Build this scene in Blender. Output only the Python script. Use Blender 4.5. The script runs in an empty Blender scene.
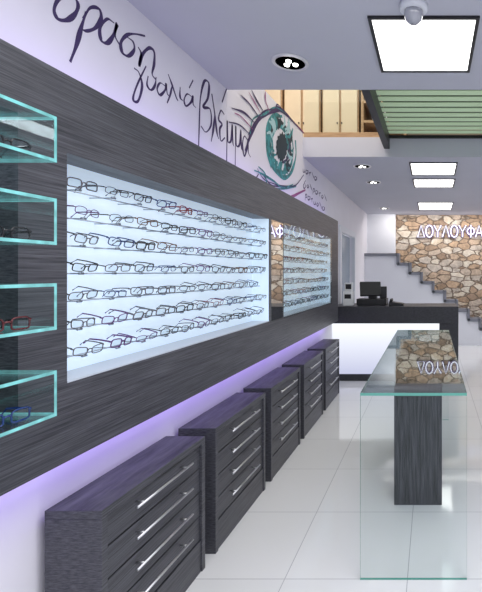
import bpy, bmesh, math, random
from mathutils import Vector, Matrix
random.seed(4)
F=440.0; CX=432.0; CY=272.0; H=1.5
W=1.38      # left wall plane x=-W
XC=1.22     # panelling front
ZC=2.73
col=bpy.context.scene.collection

# ---------------------------------------------------------------- materials
def nt(name):
    m=bpy.data.materials.new(name); m.use_nodes=True
    t=m.node_tree; t.nodes.clear()
    o=t.nodes.new('ShaderNodeOutputMaterial')
    return m,t,o
def pbr(name,color,rough=.5,metal=0,emit=None,es=0,noise=0,scale=6,bump=0,coat=0,spec=.5):
    m,t,o=nt(name); b=t.nodes.new('ShaderNodeBsdfPrincipled')
    b.inputs['Base Color'].default_value=(*color,1); b.inputs['Roughness'].default_value=rough
    b.inputs['Metallic'].default_value=metal; b.inputs['Coat Weight'].default_value=coat
    b.inputs['Specular IOR Level'].default_value=spec
    if emit: 
        b.inputs['Emission Color'].default_value=(*emit,1); b.inputs['Emission Strength'].default_value=es
    if noise or bump:
        tc=t.nodes.new('ShaderNodeTexCoord'); n=t.nodes.new('ShaderNodeTexNoise'); n.inputs['Scale'].default_value=scale
        n.inputs['Detail'].default_value=5
        t.links.new(tc.outputs['Object'],n.inputs['Vector'])
        if noise:
            r=t.nodes.new('ShaderNodeValToRGB')
            r.color_ramp.elements[0].position=.3; r.color_ramp.elements[1].position=.7
            r.color_ramp.elements[0].color=(*[c*(1-noise) for c in color],1)
            r.color_ramp.elements[1].color=(*[min(1,c*(1+noise)) for c in color],1)
            t.links.new(n.outputs['Fac'],r.inputs[0]); t.links.new(r.outputs[0],b.inputs['Base Color'])
        if bump:
            bu=t.nodes.new('ShaderNodeBump'); bu.inputs['Strength'].default_value=bump; bu.inputs['Distance'].default_value=.01
            t.links.new(n.outputs['Fac'],bu.inputs['Height']); t.links.new(bu.outputs[0],b.inputs['Normal'])
    t.links.new(b.outputs[0],o.inputs[0]); return m
def wood(name,c1,c2,sc=(22,2.4,150),rough=.42):
    m,t,o=nt(name); b=t.nodes.new('ShaderNodeBsdfPrincipled')
    tc=t.nodes.new('ShaderNodeTexCoord'); mp=t.nodes.new('ShaderNodeMapping'); mp.inputs['Scale'].default_value=sc
    n=t.nodes.new('ShaderNodeTexNoise'); n.inputs['Scale'].default_value=1.5; n.inputs['Detail'].default_value=6; n.inputs['Roughness'].default_value=.7
    r=t.nodes.new('ShaderNodeValToRGB'); r.color_ramp.elements[0].position=.38; r.color_ramp.elements[1].position=.64
    r.color_ramp.elements[0].color=(*c1,1); r.color_ramp.elements[1].color=(*c2,1)
    bu=t.nodes.new('ShaderNodeBump'); bu.inputs['Strength'].default_value=.12; bu.inputs['Distance'].default_value=.002
    t.links.new(tc.outputs['Object'],mp.inputs[0]); t.links.new(mp.outputs[0],n.inputs['Vector'])
    t.links.new(n.outputs['Fac'],r.inputs[0]); t.links.new(r.outputs[0],b.inputs['Base Color'])
    t.links.new(n.outputs['Fac'],bu.inputs['Height']); t.links.new(bu.outputs[0],b.inputs['Normal'])
    b.inputs['Roughness'].default_value=rough
    t.links.new(b.outputs[0],o.inputs[0]); return m
def glass(name,tint,boost=1.0,base=.04):
    m,t,o=nt(name)
    tr=t.nodes.new('ShaderNodeBsdfTransparent'); tr.inputs[0].default_value=(*tint,1)
    gl=t.nodes.new('ShaderNodeBsdfGlossy'); gl.inputs['Roughness'].default_value=.01; gl.inputs[0].default_value=(.95,1,1,1)
    lw=t.nodes.new('ShaderNodeLayerWeight'); lw.inputs[0].default_value=.5
    p=t.nodes.new('ShaderNodeMath'); p.operation='POWER'; p.inputs[1].default_value=4.5
    mu=t.nodes.new('ShaderNodeMath'); mu.operation='MULTIPLY_ADD'; mu.inputs[1].default_value=boost*.9; mu.inputs[2].default_value=base; mu.use_clamp=True
    mx=t.nodes.new('ShaderNodeMixShader')
    t.links.new(lw.outputs['Facing'],p.inputs[0]); t.links.new(p.outputs[0],mu.inputs[0]); t.links.new(mu.outputs[0],mx.inputs[0])
    t.links.new(tr.outputs[0],mx.inputs[1]); t.links.new(gl.outputs[0],mx.inputs[2]); t.links.new(mx.outputs[0],o.inputs[0]); return m
def emit(name,c,s):
    m,t,o=nt(name); e=t.nodes.new('ShaderNodeEmission'); e.inputs[0].default_value=(*c,1); e.inputs[1].default_value=s
    t.links.new(e.outputs[0],o.inputs[0]); return m

M_wood=wood('charcoal_wood',(.022,.023,.031),(.094,.095,.114))
M_woodv=wood('charcoal_wood_pedestal',(.012,.013,.019),(.080,.082,.098),sc=(60,60,2.6))
M_woodx=wood('charcoal_wood_dark',(.010,.011,.016),(.045,.046,.057))
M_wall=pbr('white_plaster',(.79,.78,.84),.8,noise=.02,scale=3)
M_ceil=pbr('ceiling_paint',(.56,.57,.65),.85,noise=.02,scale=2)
M_white=pbr('white_paint',(.75,.77,.83),.6)
M_back=pbr('backlit_acrylic',(.55,.66,.76),.6,emit=(.68,.83,1.0),es=.46,noise=.06,scale=2)
M_steel=pbr('brushed_steel',(.62,.62,.65),.35,1,noise=.05,scale=60)
M_rod=pbr('rod_steel',(.30,.34,.40),.3,1)
M_mirror=pbr('mirror',(.9,.92,.93),.01,1)
M_black=pbr('black_plastic',(.012,.012,.015),.35)
M_darkmet=pbr('dark_metal',(.035,.035,.04),.4,.6)
M_glass=glass('clear_glass',(.965,.985,.98),.8,.008)
M_glassb=glass('box_glass',(.95,.985,.98),1.0,.060)
M_glasstop=glass('clear_glass_top',(.55,.61,.61),1.0,.04)
M_lens=glass('lens_glass',(.88,.92,.94),1,.05)
M_edge=pbr('glass_edge_green',(.08,.28,.24),.10,emit=(.25,.6,.52),es=.12)  # light caught in the table glass edge is put in as emission
M_edgeb=pbr('glass_edge_aqua',(.12,.36,.37),.12,emit=(.35,.85,.85),es=.26,noise=.4,scale=25)  # bright box edges: their lit look comes from added emission
M_panel=emit('light_diffuser',(1,.985,.97),4.8)
M_paint=pbr('violet_ink_paint',(.045,.025,.105),.6)
M_paint2=pbr('plum_paint',(.30,.07,.22),.6)
M_teal=pbr('teal_paint',(.04,.24,.26),.6,noise=.6,scale=22)
M_pupil=pbr('dark_teal_paint',(.01,.03,.045),.6)
M_tealpale=pbr('pale_teal_paint',(.40,.62,.66),.6)
M_green=pbr('green_slat_glow',(.45,.59,.39),.5,emit=(.45,.59,.39),es=.28)  # slats are no lamp; emission added to make them look brighter lit
M_oak=wood('warm_oak',(.34,.20,.10),(.52,.34,.19),(3,3,30),.5)
M_beige=pbr('beige_laminate',(.70,.58,.42),.5,noise=.05,scale=4)

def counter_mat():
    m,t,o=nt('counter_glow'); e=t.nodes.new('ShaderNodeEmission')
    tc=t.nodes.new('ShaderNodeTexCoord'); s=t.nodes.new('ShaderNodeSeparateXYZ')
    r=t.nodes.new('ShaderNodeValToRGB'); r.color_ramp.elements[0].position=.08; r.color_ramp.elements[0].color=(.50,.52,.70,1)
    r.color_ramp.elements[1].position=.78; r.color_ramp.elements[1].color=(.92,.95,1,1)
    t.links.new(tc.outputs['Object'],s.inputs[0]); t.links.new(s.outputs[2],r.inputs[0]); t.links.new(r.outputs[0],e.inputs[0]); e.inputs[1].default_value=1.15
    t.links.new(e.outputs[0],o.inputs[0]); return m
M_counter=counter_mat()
def floor_mat():
    m,t,o=nt('white_floor_tile'); b=t.nodes.new('ShaderNodeBsdfPrincipled')
    tc=t.nodes.new('ShaderNodeTexCoord'); mp=t.nodes.new('ShaderNodeMapping'); mp.inputs['Location'].default_value=(.12,.25,0)
    br=t.nodes.new('ShaderNodeTexBrick'); br.offset=0; br.inputs['Scale'].default_value=1
    br.inputs['Brick Width'].default_value=.6; br.inputs['Row Height'].default_value=.6; br.inputs['Mortar Size'].default_value=.0022
    br.inputs['Mortar Smooth'].default_value=.1
    br.inputs['Color1'].default_value=(.80,.81,.83,1); br.inputs['Color2'].default_value=(.83,.84,.86,1); br.inputs['Mortar'].default_value=(.48,.49,.53,1)
    t.links.new(tc.outputs['Object'],mp.inputs[0]); t.links.new(mp.outputs[0],br.inputs['Vector'])
    t.links.new(br.outputs['Color'],b.inputs['Base Color']); b.inputs['Roughness'].default_value=.07
    b.inputs['Specular IOR Level'].default_value=.9; b.inputs['IOR'].default_value=1.52
    t.links.new(b.outputs[0],o.inputs[0]); return m
M_floor=floor_mat()
def stone_mat():
    m,t,o=nt('rubble_stone'); b=t.nodes.new('ShaderNodeBsdfPrincipled')
    tc=t.nodes.new('ShaderNodeTexCoord'); mp=t.nodes.new('ShaderNodeMapping'); mp.inputs['Scale'].default_value=(3.4,1,6.4)
    nz=t.nodes.new('ShaderNodeTexNoise'); nz.inputs['Scale'].default_value=2.2; nz.inputs['Detail'].default_value=3
    ad=t.nodes.new('ShaderNodeMixRGB'); ad.blend_type='ADD'; ad.inputs[0].default_value=.45
    v=t.nodes.new('ShaderNodeTexVoronoi'); v.inputs['Scale'].default_value=1.3; v.inputs['Randomness'].default_value=.9
    v2=t.nodes.new('ShaderNodeTexVoronoi'); v2.feature='DISTANCE_TO_EDGE'; v2.inputs['Scale'].default_value=1.3; v2.inputs['Randomness'].default_value=.9
    t.links.new(tc.outputs['Object'],mp.inputs[0]); t.links.new(mp.outputs[0],ad.inputs[1]); t.links.new(mp.outputs[0],nz.inputs['Vector'])
    t.links.new(nz.outputs['Color'],ad.inputs[2])
    t.links.new(ad.outputs[0],v.inputs['Vector']); t.links.new(ad.outputs[0],v2.inputs['Vector'])
    sp=t.nodes.new('ShaderNodeSeparateColor'); t.links.new(v.outputs['Color'],sp.inputs[0])
    r=t.nodes.new('ShaderNodeValToRGB'); e=r.color_ramp.elements
    e[0].color=(.30,.215,.155,1); e[1].color=(.70,.60,.48,1)
    x=e.new(.35); x.color=(.48,.34,.23,1); x=e.new(.7); x.color=(.50,.45,.40,1)
    t.links.new(sp.outputs[0],r.inputs[0])
    n2=t.nodes.new('ShaderNodeTexNoise'); n2.inputs['Scale'].default_value=9; n2.inputs['Detail'].default_value=9; n2.inputs['Roughness'].default_value=.78
    t.links.new(tc.outputs['Object'],n2.inputs['Vector'])
    n2r=t.nodes.new('ShaderNodeValToRGB'); n2r.color_ramp.elements[0].position=.36; n2r.color_ramp.elements[1].position=.60
    t.links.new(n2.outputs['Fac'],n2r.inputs[0])
    mx=t.nodes.new('ShaderNodeMixRGB'); mx.blend_type='OVERLAY'; mx.inputs[0].default_value=.35
    t.links.new(r.outputs[0],mx.inputs[1]); t.links.new(n2r.outputs[0],mx.inputs[2])
    er=t.nodes.new('ShaderNodeValToRGB'); er.color_ramp.elements[0].position=.02; er.color_ramp.elements[1].position=.09
    t.links.new(v2.outputs['Distance'],er.inputs[0])
    m2=t.nodes.new('ShaderNodeMixRGB'); m2.inputs[1].default_value=(.19,.145,.11,1)
    t.links.new(er.outputs[0],m2.inputs[0]); t.links.new(mx.outputs[0],m2.inputs[2])
    t.links.new(m2.outputs[0],b.inputs['Base Color'])
    bu=t.nodes.new('ShaderNodeBump'); bu.inputs['Strength'].default_value=.6; bu.inputs['Distance'].default_value=.03
    t.links.new(er.outputs[0],bu.inputs['Height']); t.links.new(bu.outputs[0],b.inputs['Normal'])
    b.inputs['Roughness'].default_value=.85
    t.links.new(b.outputs[0],o.inputs[0]); return m
M_stone=stone_mat()

# ---------------------------------------------------------------- mesh helpers
def link(o): col.objects.link(o); return o
def mkobj(name,me,mats,parent=None,loc=(0,0,0),bevel=0,smooth=False):
    for m in (mats if isinstance(mats,(list,tuple)) else [mats]): me.materials.append(m)
    o=bpy.data.objects.new(name,me); o.location=loc
    if parent: o.parent=parent
    if bevel:
        b=o.modifiers.new('bev','BEVEL'); b.width=bevel; b.segments=2; b.limit_method='ANGLE'
    if smooth:
        for p in me.polygons: p.use_smooth=True
    return link(o)
def addbox(bm,b,mi=0,thin=None,edge=1):
    x0,x1,y0,y1,z0,z1=b
    v=[bm.verts.new(p) for p in [(x0,y0,z0),(x1,y0,z0),(x1,y1,z0),(x0,y1,z0),(x0,y0,z1),(x1,y0,z1),(x1,y1,z1),(x0,y1,z1)]]
    for idx,ax in [((3,2,1,0),2),((4,5,6,7),2),((0,1,5,4),1),((2,3,7,6),1),((1,2,6,5),0),((3,0,4,7),0)]:
        f=bm.faces.new([v[i] for i in idx])
        f.material_index=mi if (thin is None or ax==thin) else edge
def boxes(name,bl,mats,parent=None,loc=(0,0,0),bevel=0,thin=None):
    bm=bmesh.new()
    for i,b in enumerate(bl):
        t=None
        if thin=='auto':
            d=[b[1]-b[0],b[3]-b[2],b[5]-b[4]]; t=d.index(min(d))
        addbox(bm,b,0,t)
    me=bpy.data.meshes.new(name); bm.to_mesh(me); bm.free()
    return mkobj(name,me,mats,parent,loc,bevel)
def tube_bm(bm,pts,r,closed=False,n=6,upv=None):
    pts=[Vector(p) for p in pts]; N=len(pts); rings=[]
    for i,p in enumerate(pts):
        a=pts[(i-1)%N] if (closed or i>0) else p; b=pts[(i+1)%N] if (closed or i<N-1) else p
        d=(b-a).normalized()
        up=upv or (Vector((1,0,0)) if abs(d.x)<.8 else Vector((0,0,1)))
        s=d.cross(up).normalized(); u=s.cross(d).normalized()
        rings.append([bm.verts.new(p+(s*math.cos(2*math.pi*k/n)+u*math.sin(2*math.pi*k/n))*r) for k in range(n)])
    for i in range(N if closed else N-1):
        A=rings[i];B=rings[(i+1)%N]
        for k in range(n): bm.faces.new([A[k],A[(k+1)%n],B[(k+1)%n],B[k]])
    if not closed:
        bm.faces.new(rings[0][::-1]); bm.faces.new(rings[-1])
def bmobj(name,bm,mats,parent=None,loc=(0,0,0),smooth=True,bevel=0):
    bmesh.ops.recalc_face_normals(bm,faces=bm.faces)
    me=bpy.data.meshes.new(name); bm.to_mesh(me); bm.free()
    return mkobj(name,me,mats,parent,loc,bevel,smooth)
def lathe(name,prof,mats,parent=None,loc=(0,0,0),n=32):
    bm=bmesh.new(); rings=[]
    for r,z in prof:
        rings.append([bm.verts.new((max(r,1e-4)*math.cos(2*math.pi*k/n),max(r,1e-4)*math.sin(2*math.pi*k/n),z)) for k in range(n)])
    for i in range(len(rings)-1):
        for k in range(n): bm.faces.new([rings[i][k],rings[i][(k+1)%n],rings[i+1][(k+1)%n],rings[i+1][k]])
    bm.faces.new(rings[0]); bm.faces.new(rings[-1])
    return bmobj(name,bm,mats,parent,loc)
def empty(name,loc,label,cat,group=None):
    o=bpy.data.objects.new(name,None); o.location=loc; o.empty_display_size=.1; link(o); top(o,label,cat,group); return o
def top(o,label,cat,group=None):
    o['label']=label; o['category']=cat
    if group: o['group']=group
    return o
def struct(o,label,cat='wall'):
    o['kind']='structure'; o['label']=label; o['category']=cat; return o

# ---------------------------------------------------------------- room
ZU=ZC+.21
struct(boxes('floor',[(-W-.1,2.6,-2,9.7,-.1,0)],M_floor),'white glossy large-format floor tiles','floor')
struct(boxes('wall_left',[(-W-.15,-W,-2,6.55,0,ZC),(-W-.15,-W,6.55,7.75,2.15,ZC),(-W-.15,-W,7.75,9.7,0,ZC),(-W-.15,-W,-2,4.7,ZC,3.0)],M_wall),'white plaster wall with hand-painted lettering')
struct(boxes('wall_right',[(2.6,2.75,-2,9.7,0,4.2)],M_wall),'plain white plaster wall')
struct(boxes('wall_back',[(-W,2.6,9.5,9.7,0,ZC)],M_stone),'exposed brown rubble stone wall')
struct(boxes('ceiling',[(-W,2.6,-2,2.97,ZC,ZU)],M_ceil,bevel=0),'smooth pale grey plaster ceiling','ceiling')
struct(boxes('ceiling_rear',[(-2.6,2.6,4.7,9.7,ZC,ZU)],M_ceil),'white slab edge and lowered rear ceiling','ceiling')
struct(boxes('floor_light_block',[(-2.6,-W-.15,-2,4.7,ZC,ZU)],M_ceil),'unseen slab added to block light from below','floor')  # out of view; added to stop world light leaking in beside the wall
struct(boxes('wall_upper_back',[(-2.7,2.6,6.4,6.5,ZU,4.2)],M_beige),'warm beige upper floor wall')
struct(boxes('wall_upper_left',[(-2.7,-2.6,-2,6.4,ZC,4.2)],M_beige),'warm beige upper floor side wall')
struct(boxes('ceiling_upper',[(-2.7,2.6,-2,6.5,4.2,4.3)],M_white),'upper floor ceiling','ceiling')
struct(boxes('wall_stair_side',[(-W,-.78,9.36,9.5,0,ZC)],M_white),'smooth white wall next to the stone')
struct(boxes('trim_1',[(-W-.02,-W+.03,6.5,6.6,0,2.2),(-W-.02,-W+.03,7.7,7.8,0,2.2),(-W-.02,-W+.03,6.6,7.7,2.1,2.2)],M_white,bevel=.004),'white door frame','trim')
struct(boxes('door_1',[(-W-.08,-W-.04,6.6,7.15,0,2.1),(-W-.10,-W-.06,7.17,7.7,0,2.1)],pbr('door_glaze',(.30,.36,.43),.25)),'grey-blue door leaf','door')

# stepped stair parapet in front of stone
SX,SZ,RI,RU=-.71,1.84,.190,.240
bm=bmesh.new(); pts=[(-1.379,0),(-1.379,SZ)]
x=SX; z=SZ
pts.append((x,z))
while z>.35:
    z-=RI; pts.append((x,z)); x+=RU; pts.append((x,z))
pts.append((x,0))
def extr(bm,pts,y0,y1):
    a=[bm.verts.new((p[0],y0,p[1])) for p in pts]; b=[bm.verts.new((p[0],y1,p[1])) for p in pts]
    bm.faces.new(a); bm.faces.new(b[::-1]); n=len(pts)
    for i in range(n): bm.faces.new([a[i],b[i],b[(i+1)%n],a[(i+1)%n]])
extr(bm,pts,9.0,9.34)
st=bmobj('staircase',bm,M_white,smooth=False); top(st,'white staircase with stepped profile beside the stone wall','staircase')
bl=[]; x=SX; z=SZ; TH=.060
bl.append((-1.378,x,8.96,9.34,z-TH*.3,z+TH*.7))
while z>.35:
    bl.append((x-TH*.3,x+TH*.7,8.96,9.34,z-RI,z+TH*.7)); z-=RI; bl.append((x,x+RU,8.96,9.34,z-TH*.3,z+TH*.7)); x+=RU
boxes('tread_trim',bl,pbr('grey_stair_trim',(.20,.21,.25),.5),parent=st)['label']='grey tread edging'

# ---------------------------------------------------------------- panelling / display wall
DW=empty('wall_display_unit',(-W,1,.866),'dark charcoal wood wall display with backlit niches','wall display')
def dw(name,bl,mats,**k):
    return boxes(name,[(b[0]+W,b[1]+W,b[2]-1,b[3]-1,b[4]-.866,b[5]-.866) for b in bl],mats,parent=DW,**k)
B0,B1=-W,-XC; Y0,Y1=.2,5.71; zb,zt=.866,2.16; nb,ntp=1.129,1.898
w1=(1.471,3.30); w2=(3.62,5.30); rc=(.45,1.297,1.05,1.97)
dw('cladding',[(B0,B1,Y0,Y1,zb,1.05),(B0,B1,rc[1],Y1,1.05,nb),(B0,B1,rc[1],Y1,ntp,1.97),(B0,B1,Y0,Y1,1.97,zt),
  (B0,B1,Y0,rc[0],1.05,1.97),(B0,B1,rc[1],w1[0],nb,ntp),(B0,B1,w1[1],w2[0],nb,ntp),(B0,B1,w2[1],Y1,nb,ntp),
  (B0,B0+.02,rc[0],rc[1],1.05,1.97)],M_wood)
M_sill=pbr('sill_white',(.50,.54,.62),.3)
for a in (w1,w2):
    p=dw('backlit_panel',[(B0,B0+.035,a[0],a[1],nb,ntp),(B0+.035,B1-.004,a[1]-.006,a[1],nb,ntp)],M_back); p['label']='glowing pale blue acrylic back panel'
    s=dw('niche_sill',[(B0+.035,B1+.002,a[0],a[1]-.006,nb,nb+.006)],M_sill)
m=dw('mirror',[(B1,B1+.004,w1[1]+.03,w2[0]-.03,nb,ntp)],M_mirror); m['label']='narrow mirror strip between the niches'
m=dw('front_glass',[(B1+.006,B1+.010,w2[0]-.02,w2[1]+.01,nb-.01,ntp+.01)],M_glass); m['label']='clear glass pane over the farther niche'
rowsZ=[1.810-.0985*i for i in range(7)]

# ---------------------------------------------------------------- eyeglasses
def rim_pts(cy,hw,hh,pw,n=22,cat=0):
    o=[]
    for i in range(n):
        a=2*math.pi*i/n; c,s=math.cos(a),math.sin(a)
        y=cy+hw*math.copysign(abs(c)**pw,c)
        z=hh*math.copysign(abs(s)**pw,s)-(.003*abs(c) if s<0 else 0)+(.002 if s>.3 else 0)
        z+=cat*max(0,(abs(y)-.035)/.03)*(.006 if s>-.2 else .002)
        o.append((-.006*(abs(y)/.06)**2,y,z))
    return o
def glasses_parts(kind,mat,r,hw,hh,pw,cat,tmat):
    bm=bmesh.new(); g=.0350
    for sgn in (-1,1):
        tube_bm(bm,rim_pts(sgn*g,hw,hh,pw,cat=cat),r,True)
        zz=.007+cat*.004
        tube_bm(bm,[(-.005,sgn*(g+hw-.001),zz),(-.007,sgn*(g+hw+.003),zz+.001),(-.014,sgn*(g+hw+.004),zz+.001)],r*1.5)
    tube_bm(bm,[(0,-(g-hw),.003),(.001,-.004,.007),(.001,.004,.007),(0,g-hw,.003)],r*1.2)
    me1=bpy.data.meshes.new('front_frame'); bmesh.ops.recalc_face_normals(bm,faces=bm.faces); bm.to_mesh(me1); bm.free(); me1.materials.append(mat)
    for p in me1.polygons: p.use_smooth=True
    y=g+hw+.004
    bm=bmesh.new(); tube_bm(bm,[(-.010,0,zz+.001),(-.05,0,zz),(-.085,0,zz-.003),(-.104,0,zz-.018)],max(.0018,r*1.0))
    for v in bm.verts: v.co.z+=(v.co.z-.006)*.4
    me2=bpy.data.meshes.new('temple'); bmesh.ops.recalc_face_normals(bm,faces=bm.faces); bm.to_mesh(me2); bm.free(); me2.materials.append(tmat)
    bm=bmesh.new(); bm.faces.new([bm.verts.new((-.002,p[1]-g,p[2])) for p in rim_pts(g,hw-.0005,hh-.0005,pw,cat=cat)])
    me3=bpy.data.meshes.new('lens'); bm.to_mesh(me3); bm.free(); me3.materials.append(M_lens)
    return (me1,me2,me3,g,y)
cols=[('black',(.012,.012,.016)),('dark purple',(.10,.03,.17)),('dark red',(.20,.015,.03)),('dark blue',(.015,.04,.16)),('brown',(.12,.055,.03)),('grey metal',(.16,.16,.19))]
shapes=[(.0018,.0260,.0130,.72,0),(.0013,.0250,.0120,.88,0),(.0024,.0255,.0145,.60,0),(.0019,.0255,.0135,.75,1)]
variants=[]
fm={cn:pbr('frame_'+cn.replace(' ','_'),c,.25,.7 if 'metal' in cn else 0) for cn,c in cols}
for cn,c in cols:
    for i,s in enumerate(shapes):
        variants.append((cn,glasses_parts(cn,fm[cn],*s,tmat=fm[cn])))
wts=[{'black':9,'dark purple':4,'dark red':1.8,'dark blue':3,'brown':3,'grey metal':5}[cn] for cn,_ in variants]
def place_glasses(loc,rot,group,where,v=None,sc=1):
    cn,(m1,m2,m3,g,y)=v or random.choices(variants,wts)[0]
    e=bpy.data.objects.new('eyeglasses',None); e.location=loc; e.rotation_euler=rot; e.empty_display_size=.03; e.scale=(1,sc,sc); col.objects.link(e)
    top(e,cn+' framed eyeglasses '+where,'eyeglasses',group)
    for nm,me,p in [('front_frame',m1,(0,0,0)),('temple',m2,(0,y,0)),('temple',m2,(0,-y,0)),('lens',m3,(0,g,0)),('lens',m3,(0,-g,0))]:
        o=bpy.data.objects.new(nm,me); o.location=p; o.parent=e
        if nm=='lens' and p[1]<0: o.scale=(1,-1,1)
        col.objects.link(o)
for wi,(a,ys,grp,where) in enumerate([(w1,1.555,'eyeglasses in the long backlit niche','on a rail before the glowing panel'),(w2,3.70,'eyeglasses in the short backlit niche','on a rail in the farther niche')]):
    for z in rowsZ:
        y=ys+random.uniform(-.01,.035); pos=[]
        while y<a[1]-.082:
            pos.append(y)
            place_glasses((-1.230,y,z+random.uniform(-.002,.003)),(math.radians(random.uniform(-3,3)),math.radians(random.uniform(0,18)),math.radians(random.uniform(-8,5))),grp,where,sc=random.uniform(.93,1.02))
            y+=random.uniform(.150,.176)
        bm=bmesh.new(); y0,y1=a[0]-1,a[1]-1.007
        tube_bm(bm,[(-1.290+W,y0,z-.020-.866),(-1.290+W,y1,z-.020-.866)],.0026,n=6)
        for y in pos:   # holder peg with nose rest for every frame
            tube_bm(bm,[(.036,y-1,z-.020-.866),(.128,y-1,z-.020-.866),(.145,y-1,z-.866+.001)],.0020,n=6)
            tube_bm(bm,[(.130,y-1-.010,z-.020-.866),(.130,y-1+.010,z-.020-.866)],.0044,n=8)
        bmobj('display_rail',bm,M_rod,parent=DW)['label']='thin steel rail with small frame holders'

# ---------------------------------------------------------------- glass boxes
for k,(zt_,zb_) in enumerate([(1.942,1.812),(1.709,1.577),(1.468,1.336),(1.220,1.090)]):
    h=zt_-zb_; x0,x1=-1.358,-1.07; y0,y1=.75,1.255; t=.009
    e=empty('glass_display_box',(x0,y0,zb_),'open-fronted thick clear glass display box with teal edges','display box','glass boxes in the wall recess')
    L=x1-x0; D=y1-y0
    boxes('glass_panel',[(0,L,0,D,0,t)],[M_glassb,M_edgeb],parent=e,thin='auto')
    boxes('glass_panel',[(0,L,0,D,h-t,h)],[M_glassb,M_edgeb],parent=e,thin='auto')
    boxes('glass_panel',[(0,L,D-t,D,t,h-t)],[M_glassb,M_edgeb],parent=e,thin='auto')
    boxes('glass_panel',[(0,L,0,t,t,h-t)],[M_glassb,M_edgeb],parent=e,thin='auto')
    v=[variants[2],variants[2],('dark red-brown',glasses_parts('x',pbr('frame_red_brown',(.09,.015,.02),.25),*shapes[2],tmat=fm['black'])),variants[14]][k]
    place_glasses((-1.11,1.150,zb_+.026),(0,0,math.radians(-8)),'eyeglasses in the glass boxes','resting inside a glass display box',v=v)

# ---------------------------------------------------------------- drawer cabinets
L=.70; D=.200; Hh=.668; t=.030; PB=.158
def mesh_of(nm,bl,mt):
    me=bpy.data.meshes.new(nm); bm=bmesh.new()
    for b in bl: addbox(bm,b)
    bm.to_mesh(me); bm.free(); me.materials.append(mt); return me
body=mesh_of('body',[(0,D,0,t,0,Hh-t),(0,D,L-t,L,0,Hh-t),(0,.015,t,L-t,0,Hh-t),(.015,D-.006,t,L-t,.0,PB)],M_wood)
topm=mesh_of('cabinet_top',[(0,D,0,L,Hh-t,Hh)],M_wood)
dh=(Hh-t-PB)/4
drm=mesh_of('drawer',[(.02,D-.011,t+.002,L-t-.002,.003,dh-.003)],M_wood)
bm=bmesh.new()
tube_bm(bm,[(.032,-.195,0),(.032,.195,0)],.0052,n=10)
for s in (-.15,.15): tube_bm(bm,[(0,s,0),(.032,s,0)],.004,n=8)
bmesh.ops.recalc_face_normals(bm,faces=bm.faces)
mh=bpy.data.meshes.new('handle'); bm.to_mesh(mh); bm.free(); mh.materials.append(M_steel)
for p in mh.polygons: p.use_smooth=True
def bv(o,w):
    b=o.modifiers.new('b','BEVEL'); b.width=w; b.segments=1
for i in range(5):
    y=1.532+i*.8075
    e=empty('drawer_cabinet',(-1.15-D,y,0),'dark charcoal wood cabinet with four steel-handled drawers','cabinet','drawer cabinets along the wall')
    for nm,me in (('body',body),('cabinet_top',topm)):
        o=bpy.data.objects.new(nm,me); o.parent=e; link(o); bv(o,.0015)
    for j in range(4):
        o=bpy.data.objects.new('drawer',drm); o.parent=e; o.location=(0,0,PB+j*dh); link(o); bv(o,.002)
        h_=bpy.data.objects.new('handle',mh); h_.parent=o; h_.location=(D-.011,L*.5,dh*.66); link(h_); h_['label']='brushed steel bar handle'

# ---------------------------------------------------------------- glass table
TY0,TY1,TX0,TX1,TZ=2.143,4.47,-.35,.17,.911
e=empty('glass_display_table',((TX0+TX1)/2,(TY0+TY1)/2,0),'long clear glass display table on dark wood pedestal','table')
ox,oy=(TX0+TX1)/2,(TY0+TY1)/2
def tb(nm,b,mats,**k): return boxes(nm,[(b[0]-ox,b[1]-ox,b[2]-oy,b[3]-oy,b[4],b[5])],mats,parent=e,**k)
tb('table_top',(TX0,TX1,TY0,TY1,TZ-.014,TZ),[M_glasstop,M_edge],thin='auto')['label']='clear glass top'
tb('glass_leg_panel',(TX0,TX1,TY0,TY0+.014,0.001,TZ-.014),[M_glass,M_edge],thin='auto')['label']='full-height glass end panel'
tb('glass_leg_panel',(TX0,TX1,TY1-.014,TY1,0.001,TZ-.014),[M_glass,M_edge],thin='auto')['label']='full-height glass end panel'
tb('pedestal',(-.244,.064,2.83,3.85,0,TZ-.015),M_woodv,bevel=.003)['label']='dark wood pedestal'

# ---------------------------------------------------------------- reception counter
e=empty('reception_counter',(-.5,6.3,0),'dark wood reception counter with glowing white front','counter')
def rb(nm,bl,mats,**k): return boxes(nm,[(b[0]+.5,b[1]+.5,b[2]-6.3,b[3]-6.3,b[4],b[5]) for b in bl],mats,parent=e,**k)
rb('countertop',[(-1.37,.36,5.98,6.62,.80,1.03)],M_woodx,bevel=.003)
rb('side_panel',[(.10,.36,6.0,6.6,0.0,.80)],M_woodx,bevel=.003)
rb('front_panel',[(-1.37,.10,6.04,6.08,.10,.80)],M_counter)['label']='glowing white front panel'
rb('plinth',[(-1.37,.10,6.06,6.55,0.0,.10)],M_woodx)
e=empty('till',(-.86,6.38,1.03),'bulky black touchscreen till on the counter','till')
bm=bmesh.new(); extr(bm,[(-.21,0),(.21,0),(.21,.09),(-.21,.09)],-.15,.15); bmobj('cash_drawer',bm,M_black,parent=e,smooth=False,bevel=.006)
boxes('screen_stand',[(-.06,.06,-.02,.07,.09,.17)],M_black,parent=e,bevel=.004)
sc=boxes('touchscreen',[(-.15,.15,-.03,.03,-.09,.12)],M_black,parent=e,loc=(-.03,-.02,.21),bevel=.010); sc.rotation_euler=(math.radians(-18),0,math.radians(14))
boxes('customer_display',[(.10,.20,.02,.06,.09,.26)],M_black,parent=e,bevel=.006)
e=empty('printer',(-1.17,6.18,1.03),'small white upright device with dark slot','printer')
boxes('printer_body',[(-.065,.065,-.07,.07,0,.20),(-.055,.055,-.02,.06,.20,.32)],pbr('device_white',(.78,.8,.82),.4),parent=e,bevel=.008)
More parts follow.
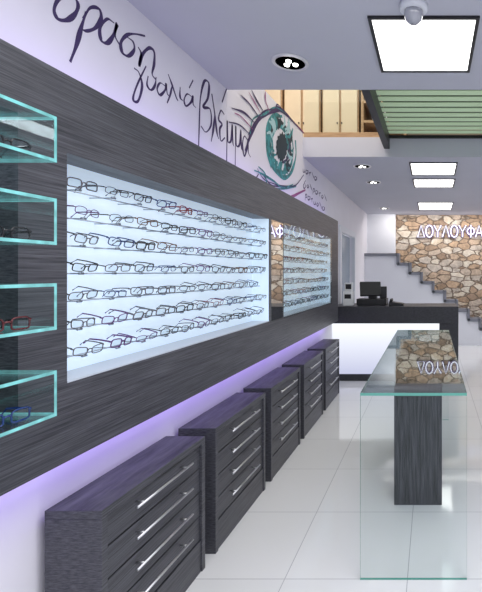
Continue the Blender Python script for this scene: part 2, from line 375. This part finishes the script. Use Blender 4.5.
boxes('printer_slot',[(-.045,.045,-.074,-.07,.10,.16),(-.04,.04,-.024,-.02,.23,.30)],M_black,parent=e)
e=empty('telephone',(-.50,6.20,1.03),'black desk telephone with handset','telephone')
bm=bmesh.new(); extr(bm,[(-.1,0),(.1,0),(.1,.03),(-.1,.06)],-.09,.09); bmobj('telephone_base',bm,M_black,parent=e,smooth=False,bevel=.004)
bm=bmesh.new(); tube_bm(bm,[(-.07,-.1,.065),(-.07,-.08,.082),(-.07,.08,.082),(-.07,.1,.065)],.017,n=10); bmobj('handset',bm,M_black,parent=e)

# ---------------------------------------------------------------- ceiling fittings
def panel(x0,x1,y0,y1,label):
    cx,cy=(x0+x1)/2,(y0+y1)/2; a,b=(x1-x0)/2,(y1-y0)/2; f=.018
    e=empty('ceiling_light_panel',(cx,cy,ZC),label,'ceiling light','square ceiling light panels')
    boxes('frame',[(-a,a,-b,-b+f,-.012,0),(-a,a,b-f,b,-.012,0),(-a,-a+f,-b+f,b-f,-.012,0),(a-f,a,-b+f,b-f,-.012,0)],M_darkmet,parent=e)
    boxes('diffuser',[(-a+f,a-f,-b+f,b-f,-.006,0)],M_panel,parent=e)['label']='glowing white diffuser'
panel(-.31,.23,2.11,2.69,'square glowing light panel with dark frame flush in ceiling')
panel(-.257,.29,4.93,5.55,'square glowing light panel beyond the ceiling opening')
panel(-.257,.31,5.80,6.35,'square glowing light panel above the reception counter')
panel(-.257,.38,7.75,8.65,'square glowing light panel near the stone wall')
M_bulb=emit('bulb_glow',(1,.97,.92),3.5)
M_ring=pbr('satin_silver',(.80,.80,.82),.3,.5)
M_refl=pbr('black_reflector',(.03,.03,.035),.25,.6)
def downlight(x,y,r,label):
    e=empty('recessed_downlight',(x,y,ZC),label,'downlight','round recessed ceiling downlights')
    lathe('trim_ring',[(r*.80,0),(r*.80,-.008),(r*.97,-.010),(r,-.003),(r,0)],M_ring,parent=e)
    lathe('reflector',[(r*.80,-.007),(r*.5,-.007),(r*.4,-.004),(r*.05,-.004)],M_refl,parent=e)
    for k in range(3):
        a=2*math.pi*k/3+.5
        lathe('bulb',[(r*.17,-.006),(r*.14,-.016),(r*.04,-.020)],M_bulb,parent=e,loc=(r*.28*math.cos(a),r*.28*math.sin(a),0),n=16)
downlight(-.83,2.577,.105,'round dark recessed downlight with silver ring and lamp cluster')
for x,y in [(-.81,5.1),(-.80,6.0),(-.92,8.45)]:
    downlight(x,y,.105,'small round silver-ringed downlight in the rear ceiling')
e=empty('ceiling_camera',(-.085,2.03,ZC),'round white dome sensor on the ceiling','dome sensor')
lathe('base',[(.065,0),(.065,-.02),(.055,-.03),(.01,-.03)],M_white,parent=e)
lathe('dome',[(.045,-.03),(.045,-.045),(.036,-.07),(.018,-.085),(.002,-.09)],pbr('smoked_dome',(.30,.31,.36),.1,coat=1),parent=e)

# green slatted grille above opening
e=empty('slatted_ceiling_grille',(-.45,3.8,2.95),'pale green slatted grille with dark steel frame','ceiling grille')
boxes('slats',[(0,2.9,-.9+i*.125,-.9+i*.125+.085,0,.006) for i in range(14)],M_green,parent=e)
boxes('backing',[(0,2.9,-.9,.88,.10,.11)],pbr('grille_backing',(.04,.07,.045),.7),parent=e)
boxes('steel_frame',[(-.06,0,-.82,.88,-.14,.06),(0,2.9,.86,.88,-.03,0)],M_darkmet,parent=e)

# upper floor furniture
def cupboard(x,label):
    e=empty('upper_cupboard',(x,4.95,ZU),label,'cupboard','cupboards on the upper floor')
    boxes('body',[(-.205,.205,0,.35,0,.95)],M_oak,parent=e,bevel=.004)
    for i in range(2):
        boxes('door',[(-.192+i*.203,-.011+i*.203,-.02,0,.03,.93)],M_beige,parent=e,bevel=.006)
    for i in range(2): boxes('knob',[(-.02-.016+i*.05,-.02-.004+i*.05,-.035,-.02,.22,.235)],M_darkmet,parent=e,bevel=.002)
for x in (-2.32,-1.89,-1.46,-1.03): cupboard(x,'cream and oak cupboard on the upper floor')
e=empty('upper_shelf_unit',(-.56,4.95,ZU),'oak shelf unit with drawers on the upper floor','shelf unit')
boxes('shelf_frame',[(-.24,-.21,0,.35,0,.9),(.24,.27,0,.35,0,.9),(-.21,.24,.33,.35,0,.9)]+[(-.21,.24,0,.33,z,z+.03) for z in (.02,.24,.46,.7)],M_oak,parent=e,bevel=.002)
bk=boxes('storage_box',[(-.12,.12,-.1,.1,0,.14),(-.125,.125,-.105,.105,.14,.16)],M_white,loc=(-.56,5.12,ZU+.272),bevel=.003); top(bk,'white lidded storage box on the oak shelf','storage box')
e=empty('glass_balustrade',(-.95,4.735,ZU+.001),'clear glass balustrade with oak rails','balustrade')
boxes('bottom_rail',[(-.42,.42,-.025,.025,0,.055)],M_oak,parent=e,bevel=.002)
boxes('glass_pane',[(-.42,.42,-.005,.005,.055,.92)],M_glass,parent=e)
boxes('top_rail',[(-.42,.42,-.03,.03,.92,.97)],M_oak,parent=e,bevel=.004)

# ---------------------------------------------------------------- wall lettering (strokes on the wall plane)
def wp(p):
    Y=F*W/(CX-p[0]); return Vector((Y,min(2.992,H+(CY-p[1])*Y/F)))
def cr(P,n=8):
    if len(P)<3: return P
    o=[]; Q=[P[0]*2-P[1]]+P+[P[-1]*2-P[-2]]
    for i in range(1,len(Q)-2):
        for k in range(n):
            t=k/n; a,b,c,d=Q[i-1],Q[i],Q[i+1],Q[i+2]
            o.append(.5*((2*b)+(c-a)*t+(2*a-5*b+4*c-d)*t*t+(3*b-a-3*c+d)*t**3))
    o.append(P[-1]); return o
eps=[.0006]
def ribbon(bm,pts,w,smooth=True,mi=0):
    P=[wp(p) for p in pts]; P=cr(P) if smooth else P
    x=-W+eps[0]; eps[0]+=.00004
    prev=None; ph=random.uniform(0,6)
    for i,p in enumerate(P):
        a=P[max(i-1,0)]; b=P[min(i+1,len(P)-1)]; d=(b-a)
        if d.length<1e-6: continue
        d.normalize(); n=Vector((-d.y,d.x))
        u=i/max(1,len(P)-1); ww=w*(.35+.65*math.sin(math.pi*min(.93,max(.10,u))))*(.72+.55*abs(d.y))*(1+.20*math.sin(i*.45+ph))
        q=(bm.verts.new((x,p.x+n.x*ww/2,p.y+n.y*ww/2)),bm.verts.new((x,p.x-n.x*ww/2,p.y-n.y*ww/2)))
        if prev:
            f=bm.faces.new([prev[0],prev[1],q[1],q[0]]); f.material_index=mi
        prev=q
def word(name,strokes,w,mats,label,cat='wall lettering',fx=None):
    bm=bmesh.new(); eps[0]=.0006
    for s in strokes:
        if fx: s=[fx(p) for p in s]
        ribbon(bm,s,w)
    me=bpy.data.meshes.new(name); bm.to_mesh(me); bm.free()
    return top(mkobj(name,me,mats),label,cat)
word('painted_word',[
 [(67,-3),(58,0),(54,10),(58,19),(67,20),(75,14),(78,5),(74,-2),(65,-4)],
 [(76,-8),(82,-16)],
 [(86,12),(81,28),(76,46),(70,62)],[(83,19),(90,8),(99,9),(101,19),(95,28),(86,31),(80,28)],
 [(114,23),(107,19),(100,28),(101,40),(107,43),(113,36),(117,24),(115,36),(121,47)],
 [(145,36),(135,34),(127,35),(121,42),(122,52),(128,56),(134,50),(133,42),(127,37)],
 [(138,47),(141,54),(139,66),(142,55),(149,48),(154,52),(154,64),(152,74),(156,80)]],
 .0160,M_paint,'large violet handwritten Greek word painted on white wall')
word('painted_word',[
 [(134,68),(139,73),(142,86),(138,101),(133,99),(137,85),(146,66)],
 [(148,76),(147,85),(151,90),(155,85),(156,77)],
 [(165,86),(160,83),(157,89),(160,95),(165,90),(166,84),(167,93),(169,96)],
 [(168,74),(172,85),(176,97),(178,101)],[(172,86),(170,95),(167,103)],
 [(180,87),(180,97),(183,101)],
 [(192,97),(187,94),(184,100),(186,106),(191,102),(193,96),(193,104),(196,108)],[(189,88),(193,80)]],
 .0130,M_paint,'violet handwritten Greek word in thin brush strokes')
cmp_=lambda p:(198+(p[0]-197)*.57,p[1]-5-(p[0]-197)*.11+(p[1]-120)*.16)
word('painted_word',[
 [(197,162),(199,130),(201,106),(208,92),(216,95),(214,107),(206,114),(218,117),(220,130),(211,136),(202,130)],
 [(221,104),(226,121),(230,138),(233,144)],[(226,122),(224,134),(220,145)],
 [(243,124),(237,120),(233,127),(239,132),(235,136),(237,146),(244,144)],[(239,113),(247,102)],
 [(247,168),(248,130),(249,147),(255,147),(257,134),(258,149),(260,153)],
 [(262,173),(263,136),(264,152),(270,152),(272,140),(273,155),(275,158)],
 [(284,150),(278,146),(275,153),(278,163),(282,158),(285,149),(285,160),(289,165)]],
 .0175,M_paint,'violet handwritten Greek word beside the painted eye',fx=cmp_)
glyph=[[(0,-2),(1.2,2),(0,3.5),(-.6,1),(1.5,-3)],[(1.8,-1),(.3,-1.4),(0,1),(1.4,1.2),(2,-1),(2.2,1.5)],[(0,-3.5),(1.4,0),(2.2,2)],[(0,-1),(.2,1.6),(1.6,1.4),(1.8,-1)],[(0,3.5),(.5,-1),(1.6,-1),(1.6,1),(.4,1.4)],[(0,-1),(1.8,-1.2),(1,-1),(1,1.6)],[(.9,-1.2),(0,0),(.8,1.5),(1.7,.2),(.9,-1.2)]]
for (x0,y0,seq) in [(303,170,[3,1,5,2,1]),(304,184,[0,6,2,4,1,5,6,2]),(305,196,[4,1,5,3,6,2,1])]:
    st_=[]
    for i,gk in enumerate(seq):
        dx=i*2.9; st_.append([(x0+dx+p[0]*1.05,y0+dx*.72+p[1]*1.25) for p in glyph[gk]])
    word('painted_word',st_,.018,M_paint,'small violet handwritten script line on the wall')
# painted eye: loose brush sketch
bm=bmesh.new()
def ell(cx,cy,rx,ry,mi,off,j=0):
    vs=[]
    for k in range(40):
        a=2*math.pi*k/40; q=1+j*math.sin(k*2.3)*random.random(); p=wp((cx+rx*q*math.cos(a),cy+ry*q*math.sin(a))); vs.append(bm.verts.new((-W+off,p.x,p.y)))
    bm.faces.new(vs).material_index=mi
IX,IY=281,146
def rotp(dx,dy,a=-.16): return (IX+dx*math.cos(a)-dy*math.sin(a)*.6,IY+dx*math.sin(a)+dy*math.cos(a))
def jit(p,s=1.2): return [(x+random.uniform(-s,s),y+random.uniform(-s,s)) for x,y in p]
ell(IX+.5,IY+1,5.5,14,2,.0024,.2)
eps[0]=.0010
for q in range(11):   # swirling brush arcs, wall left open between them
    a0=random.uniform(0,6.28); rr=random.uniform(.55,1.06); n_=random.choice([6,8,10])
    P=[rotp(14.5*(rr-.02*k)*math.cos(a0+k*.5),35*(rr-.02*k)*math.sin(a0+k*.5)) for k in range(n_)]
    ribbon(bm,jit(P,.8),random.choice([.03,.05,.07]),mi=[1,1,1,0,1,3,2,1,1,0,1][q])
for k in range(26):
    a=2*math.pi*k/26+random.uniform(-.12,.12); r0=random.uniform(.42,.62); r1=random.uniform(.75,1.04)
    ribbon(bm,[rotp(14.5*r0*math.cos(a),35*r0*math.sin(a)),rotp(14.5*(r0+r1)/2*math.cos(a+.18),35*(r0+r1)/2*math.sin(a+.18)),rotp(14.5*r1*math.cos(a+.05),35*r1*math.sin(a+.05))],random.uniform(.025,.055),mi=random.choice([1,1,2,1,3]))
eps[0]=.0042
up=[(245,152),(249,136),(256,122),(266,113),(280,110),(293,118),(304,134)]
ribbon(bm,jit(up[0:5],.8),.036,mi=0); ribbon(bm,jit(up[2:7],1),.042,mi=0)
for q,w,mi in [(2.4,.016,0),(3.0,.012,0),(3.4,.018,1),(3.4,.012,0)]: ribbon(bm,jit(up[1:6],q),w,mi=mi)
lo=[(256,168),(262,176),(270,184),(280,187),(294,185),(304,175)]
ribbon(bm,jit(lo[1:6],1),.020,mi=0)
for q,w,mi in [(2.2,.012,0),(2.8,.022,1),(3.4,.026,1)]: ribbon(bm,jit(lo[0:5],q),w,mi=mi)
ribbon(bm,[(258,182),(270,193),(286,198),(305,190)],.040,mi=4); ribbon(bm,[(264,190),(277,197),(292,197),(300,193)],.022,mi=4)
for pts,w,mi in [
 ([(255,124),(244,113),(231,108)],.018,0),([(249,134),(239,125),(228,122)],.014,0),([(259,118),(249,104),(240,95)],.018,0),([(264,113),(256,100),(251,90)],.018,0),
 ([(252,129),(241,117),(234,113)],.012,4),([(261,115),(254,102),(248,92)],.012,4),
 ([(269,112),(265,100),(265,90)],.014,4),([(275,111),(277,100),(284,93)],.016,0),([(282,112),(290,103),(299,100)],.016,0),
 ([(289,117),(298,110),(306,110)],.014,0),([(294,121),(303,116),(311,119)],.014,4),
 ([(258,174),(252,184),(249,192)],.014,0),([(266,182),(262,192),(261,200)],.012,0),([(276,188),(277,197),(280,204)],.012,0)]:
    ribbon(bm,pts,w*1.15,mi=mi)
me=bpy.data.meshes.new('painted_eye'); bm.to_mesh(me); bm.free()
top(mkobj('painted_eye',me,[M_paint,M_teal,M_pupil,M_tealpale,M_paint2]),'large brush-sketched teal eye mural with violet lashes','mural')

# ---------------------------------------------------------------- shop sign (raised tube capitals)
def circ(cx,cz,rx,rz,n=18): return [(cx+rx*math.cos(2*math.pi*k/n),cz+rz*math.sin(2*math.pi*k/n)) for k in range(n)]
LW,LH,ST=.150,.25,.178
def letter(c):
    if c=='D': return [([(0,0),(LW/2,LH),(LW,0)],True)]
    if c=='O': return [(circ(LW/2,LH/2,LW/2,LH/2),True)]
    if c=='Y': return [([(0,LH),(LW/2,LH*.45),(LW,LH)],False),([(LW/2,LH*.45),(LW/2,0)],False)]
    if c=='L': return [([(0,0),(LW/2,LH),(LW,0)],False)]
    if c=='F': return [(circ(LW/2,LH/2,LW/2,LH*.30),True),([(LW/2,-.01),(LW/2,LH+.01)],False)]
    if c=='A': return [([(0,0),(LW/2,LH),(LW,0)],False),([(LW*.22,LH*.35),(LW*.78,LH*.35)],False)]
so=empty('shop_sign_lettering',(-.31,9.47,2.25),'raised white Greek capital letters on the stone wall','sign')
bm=bmesh.new(); bm2=bmesh.new(); x=0
for c in 'DOYLOYFA':
    for pts_,cl in letter(c):
        tube_bm(bm,[(x+p[0],-.03,p[1]) for p in pts_],.0120,closed=cl,n=6,upv=Vector((0,1,0)))
        tube_bm(bm2,[(x+p[0],.003,p[1]) for p in pts_],.026,closed=cl,n=4,upv=Vector((0,1,0)))
    x+=ST
bmobj('letter_faces',bm,emit('sign_white',(.93,.94,1),1.9),parent=so,smooth=False)
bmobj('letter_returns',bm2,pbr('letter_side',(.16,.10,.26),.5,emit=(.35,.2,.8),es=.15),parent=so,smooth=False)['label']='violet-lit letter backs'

# ---------------------------------------------------------------- lights
def area(name,loc,rot,sx,sy,e,c=(1,1,1)):
    l=bpy.data.lights.new(name,'AREA'); l.shape='RECTANGLE'; l.size=sx; l.size_y=sy; l.energy=e; l.color=c
    o=bpy.data.objects.new(name,l); o.location=loc; o.rotation_euler=rot; link(o); return o
V=(.43,.28,1)
area('led_strip_lower',(-1.25,3.0,.857),(0,math.radians(76),0),.03,5.3,6.0,V)
area('led_strip_upper',(-1.27,3.0,2.17),(0,math.radians(130),0),.03,5.3,2.2,V)
area('recess_fill',(-1.27,.87,1.96),(0,0,0),.1,.7,2.2,(.9,.93,1))  # added fill to lighten the dark recess, no fitting there
area('ceiling_fill',(.3,.6,2.70),(0,0,0),1.4,2.4,72,(1,.99,.98))  # unseen fill light, standing in for ceiling panels behind the camera
area('rear_fill',(1.7,6.9,2.70),(0,math.radians(-8),0),1.2,3.0,38,(1,.98,.96))  # added fill for the rear of the shop, without a fitting
area('upper_lamp',(-.9,3.6,4.15),(0,0,0),2.2,2.0,55,(1,.91,.78))
area('stone_fill',(.6,9.0,2.715),(math.radians(22),0,0),3.2,.25,34,(1,.94,.87))  # added light that brightens the stone wall, no fixture modelled

w=bpy.data.worlds.new('W'); bpy.context.scene.world=w; w.use_nodes=True
w.node_tree.nodes['Background'].inputs[0].default_value=(.91,.93,1,1); w.node_tree.nodes['Background'].inputs[1].default_value=.94

# ---------------------------------------------------------------- camera
cd=bpy.data.cameras.new('cam'); co=bpy.data.objects.new('camera',cd); link(co)
cd.sensor_width=36; cd.lens=F/592*36; cd.sensor_fit='AUTO'
co.location=(0,0,H); co.rotation_euler=(math.pi/2,0,0)
cd.shift_x=-(CX-241)/592; cd.shift_y=-(296-CY)/592; cd.clip_start=.05
bpy.context.scene.camera=co
bpy.context.scene.view_settings.view_transform='Standard'
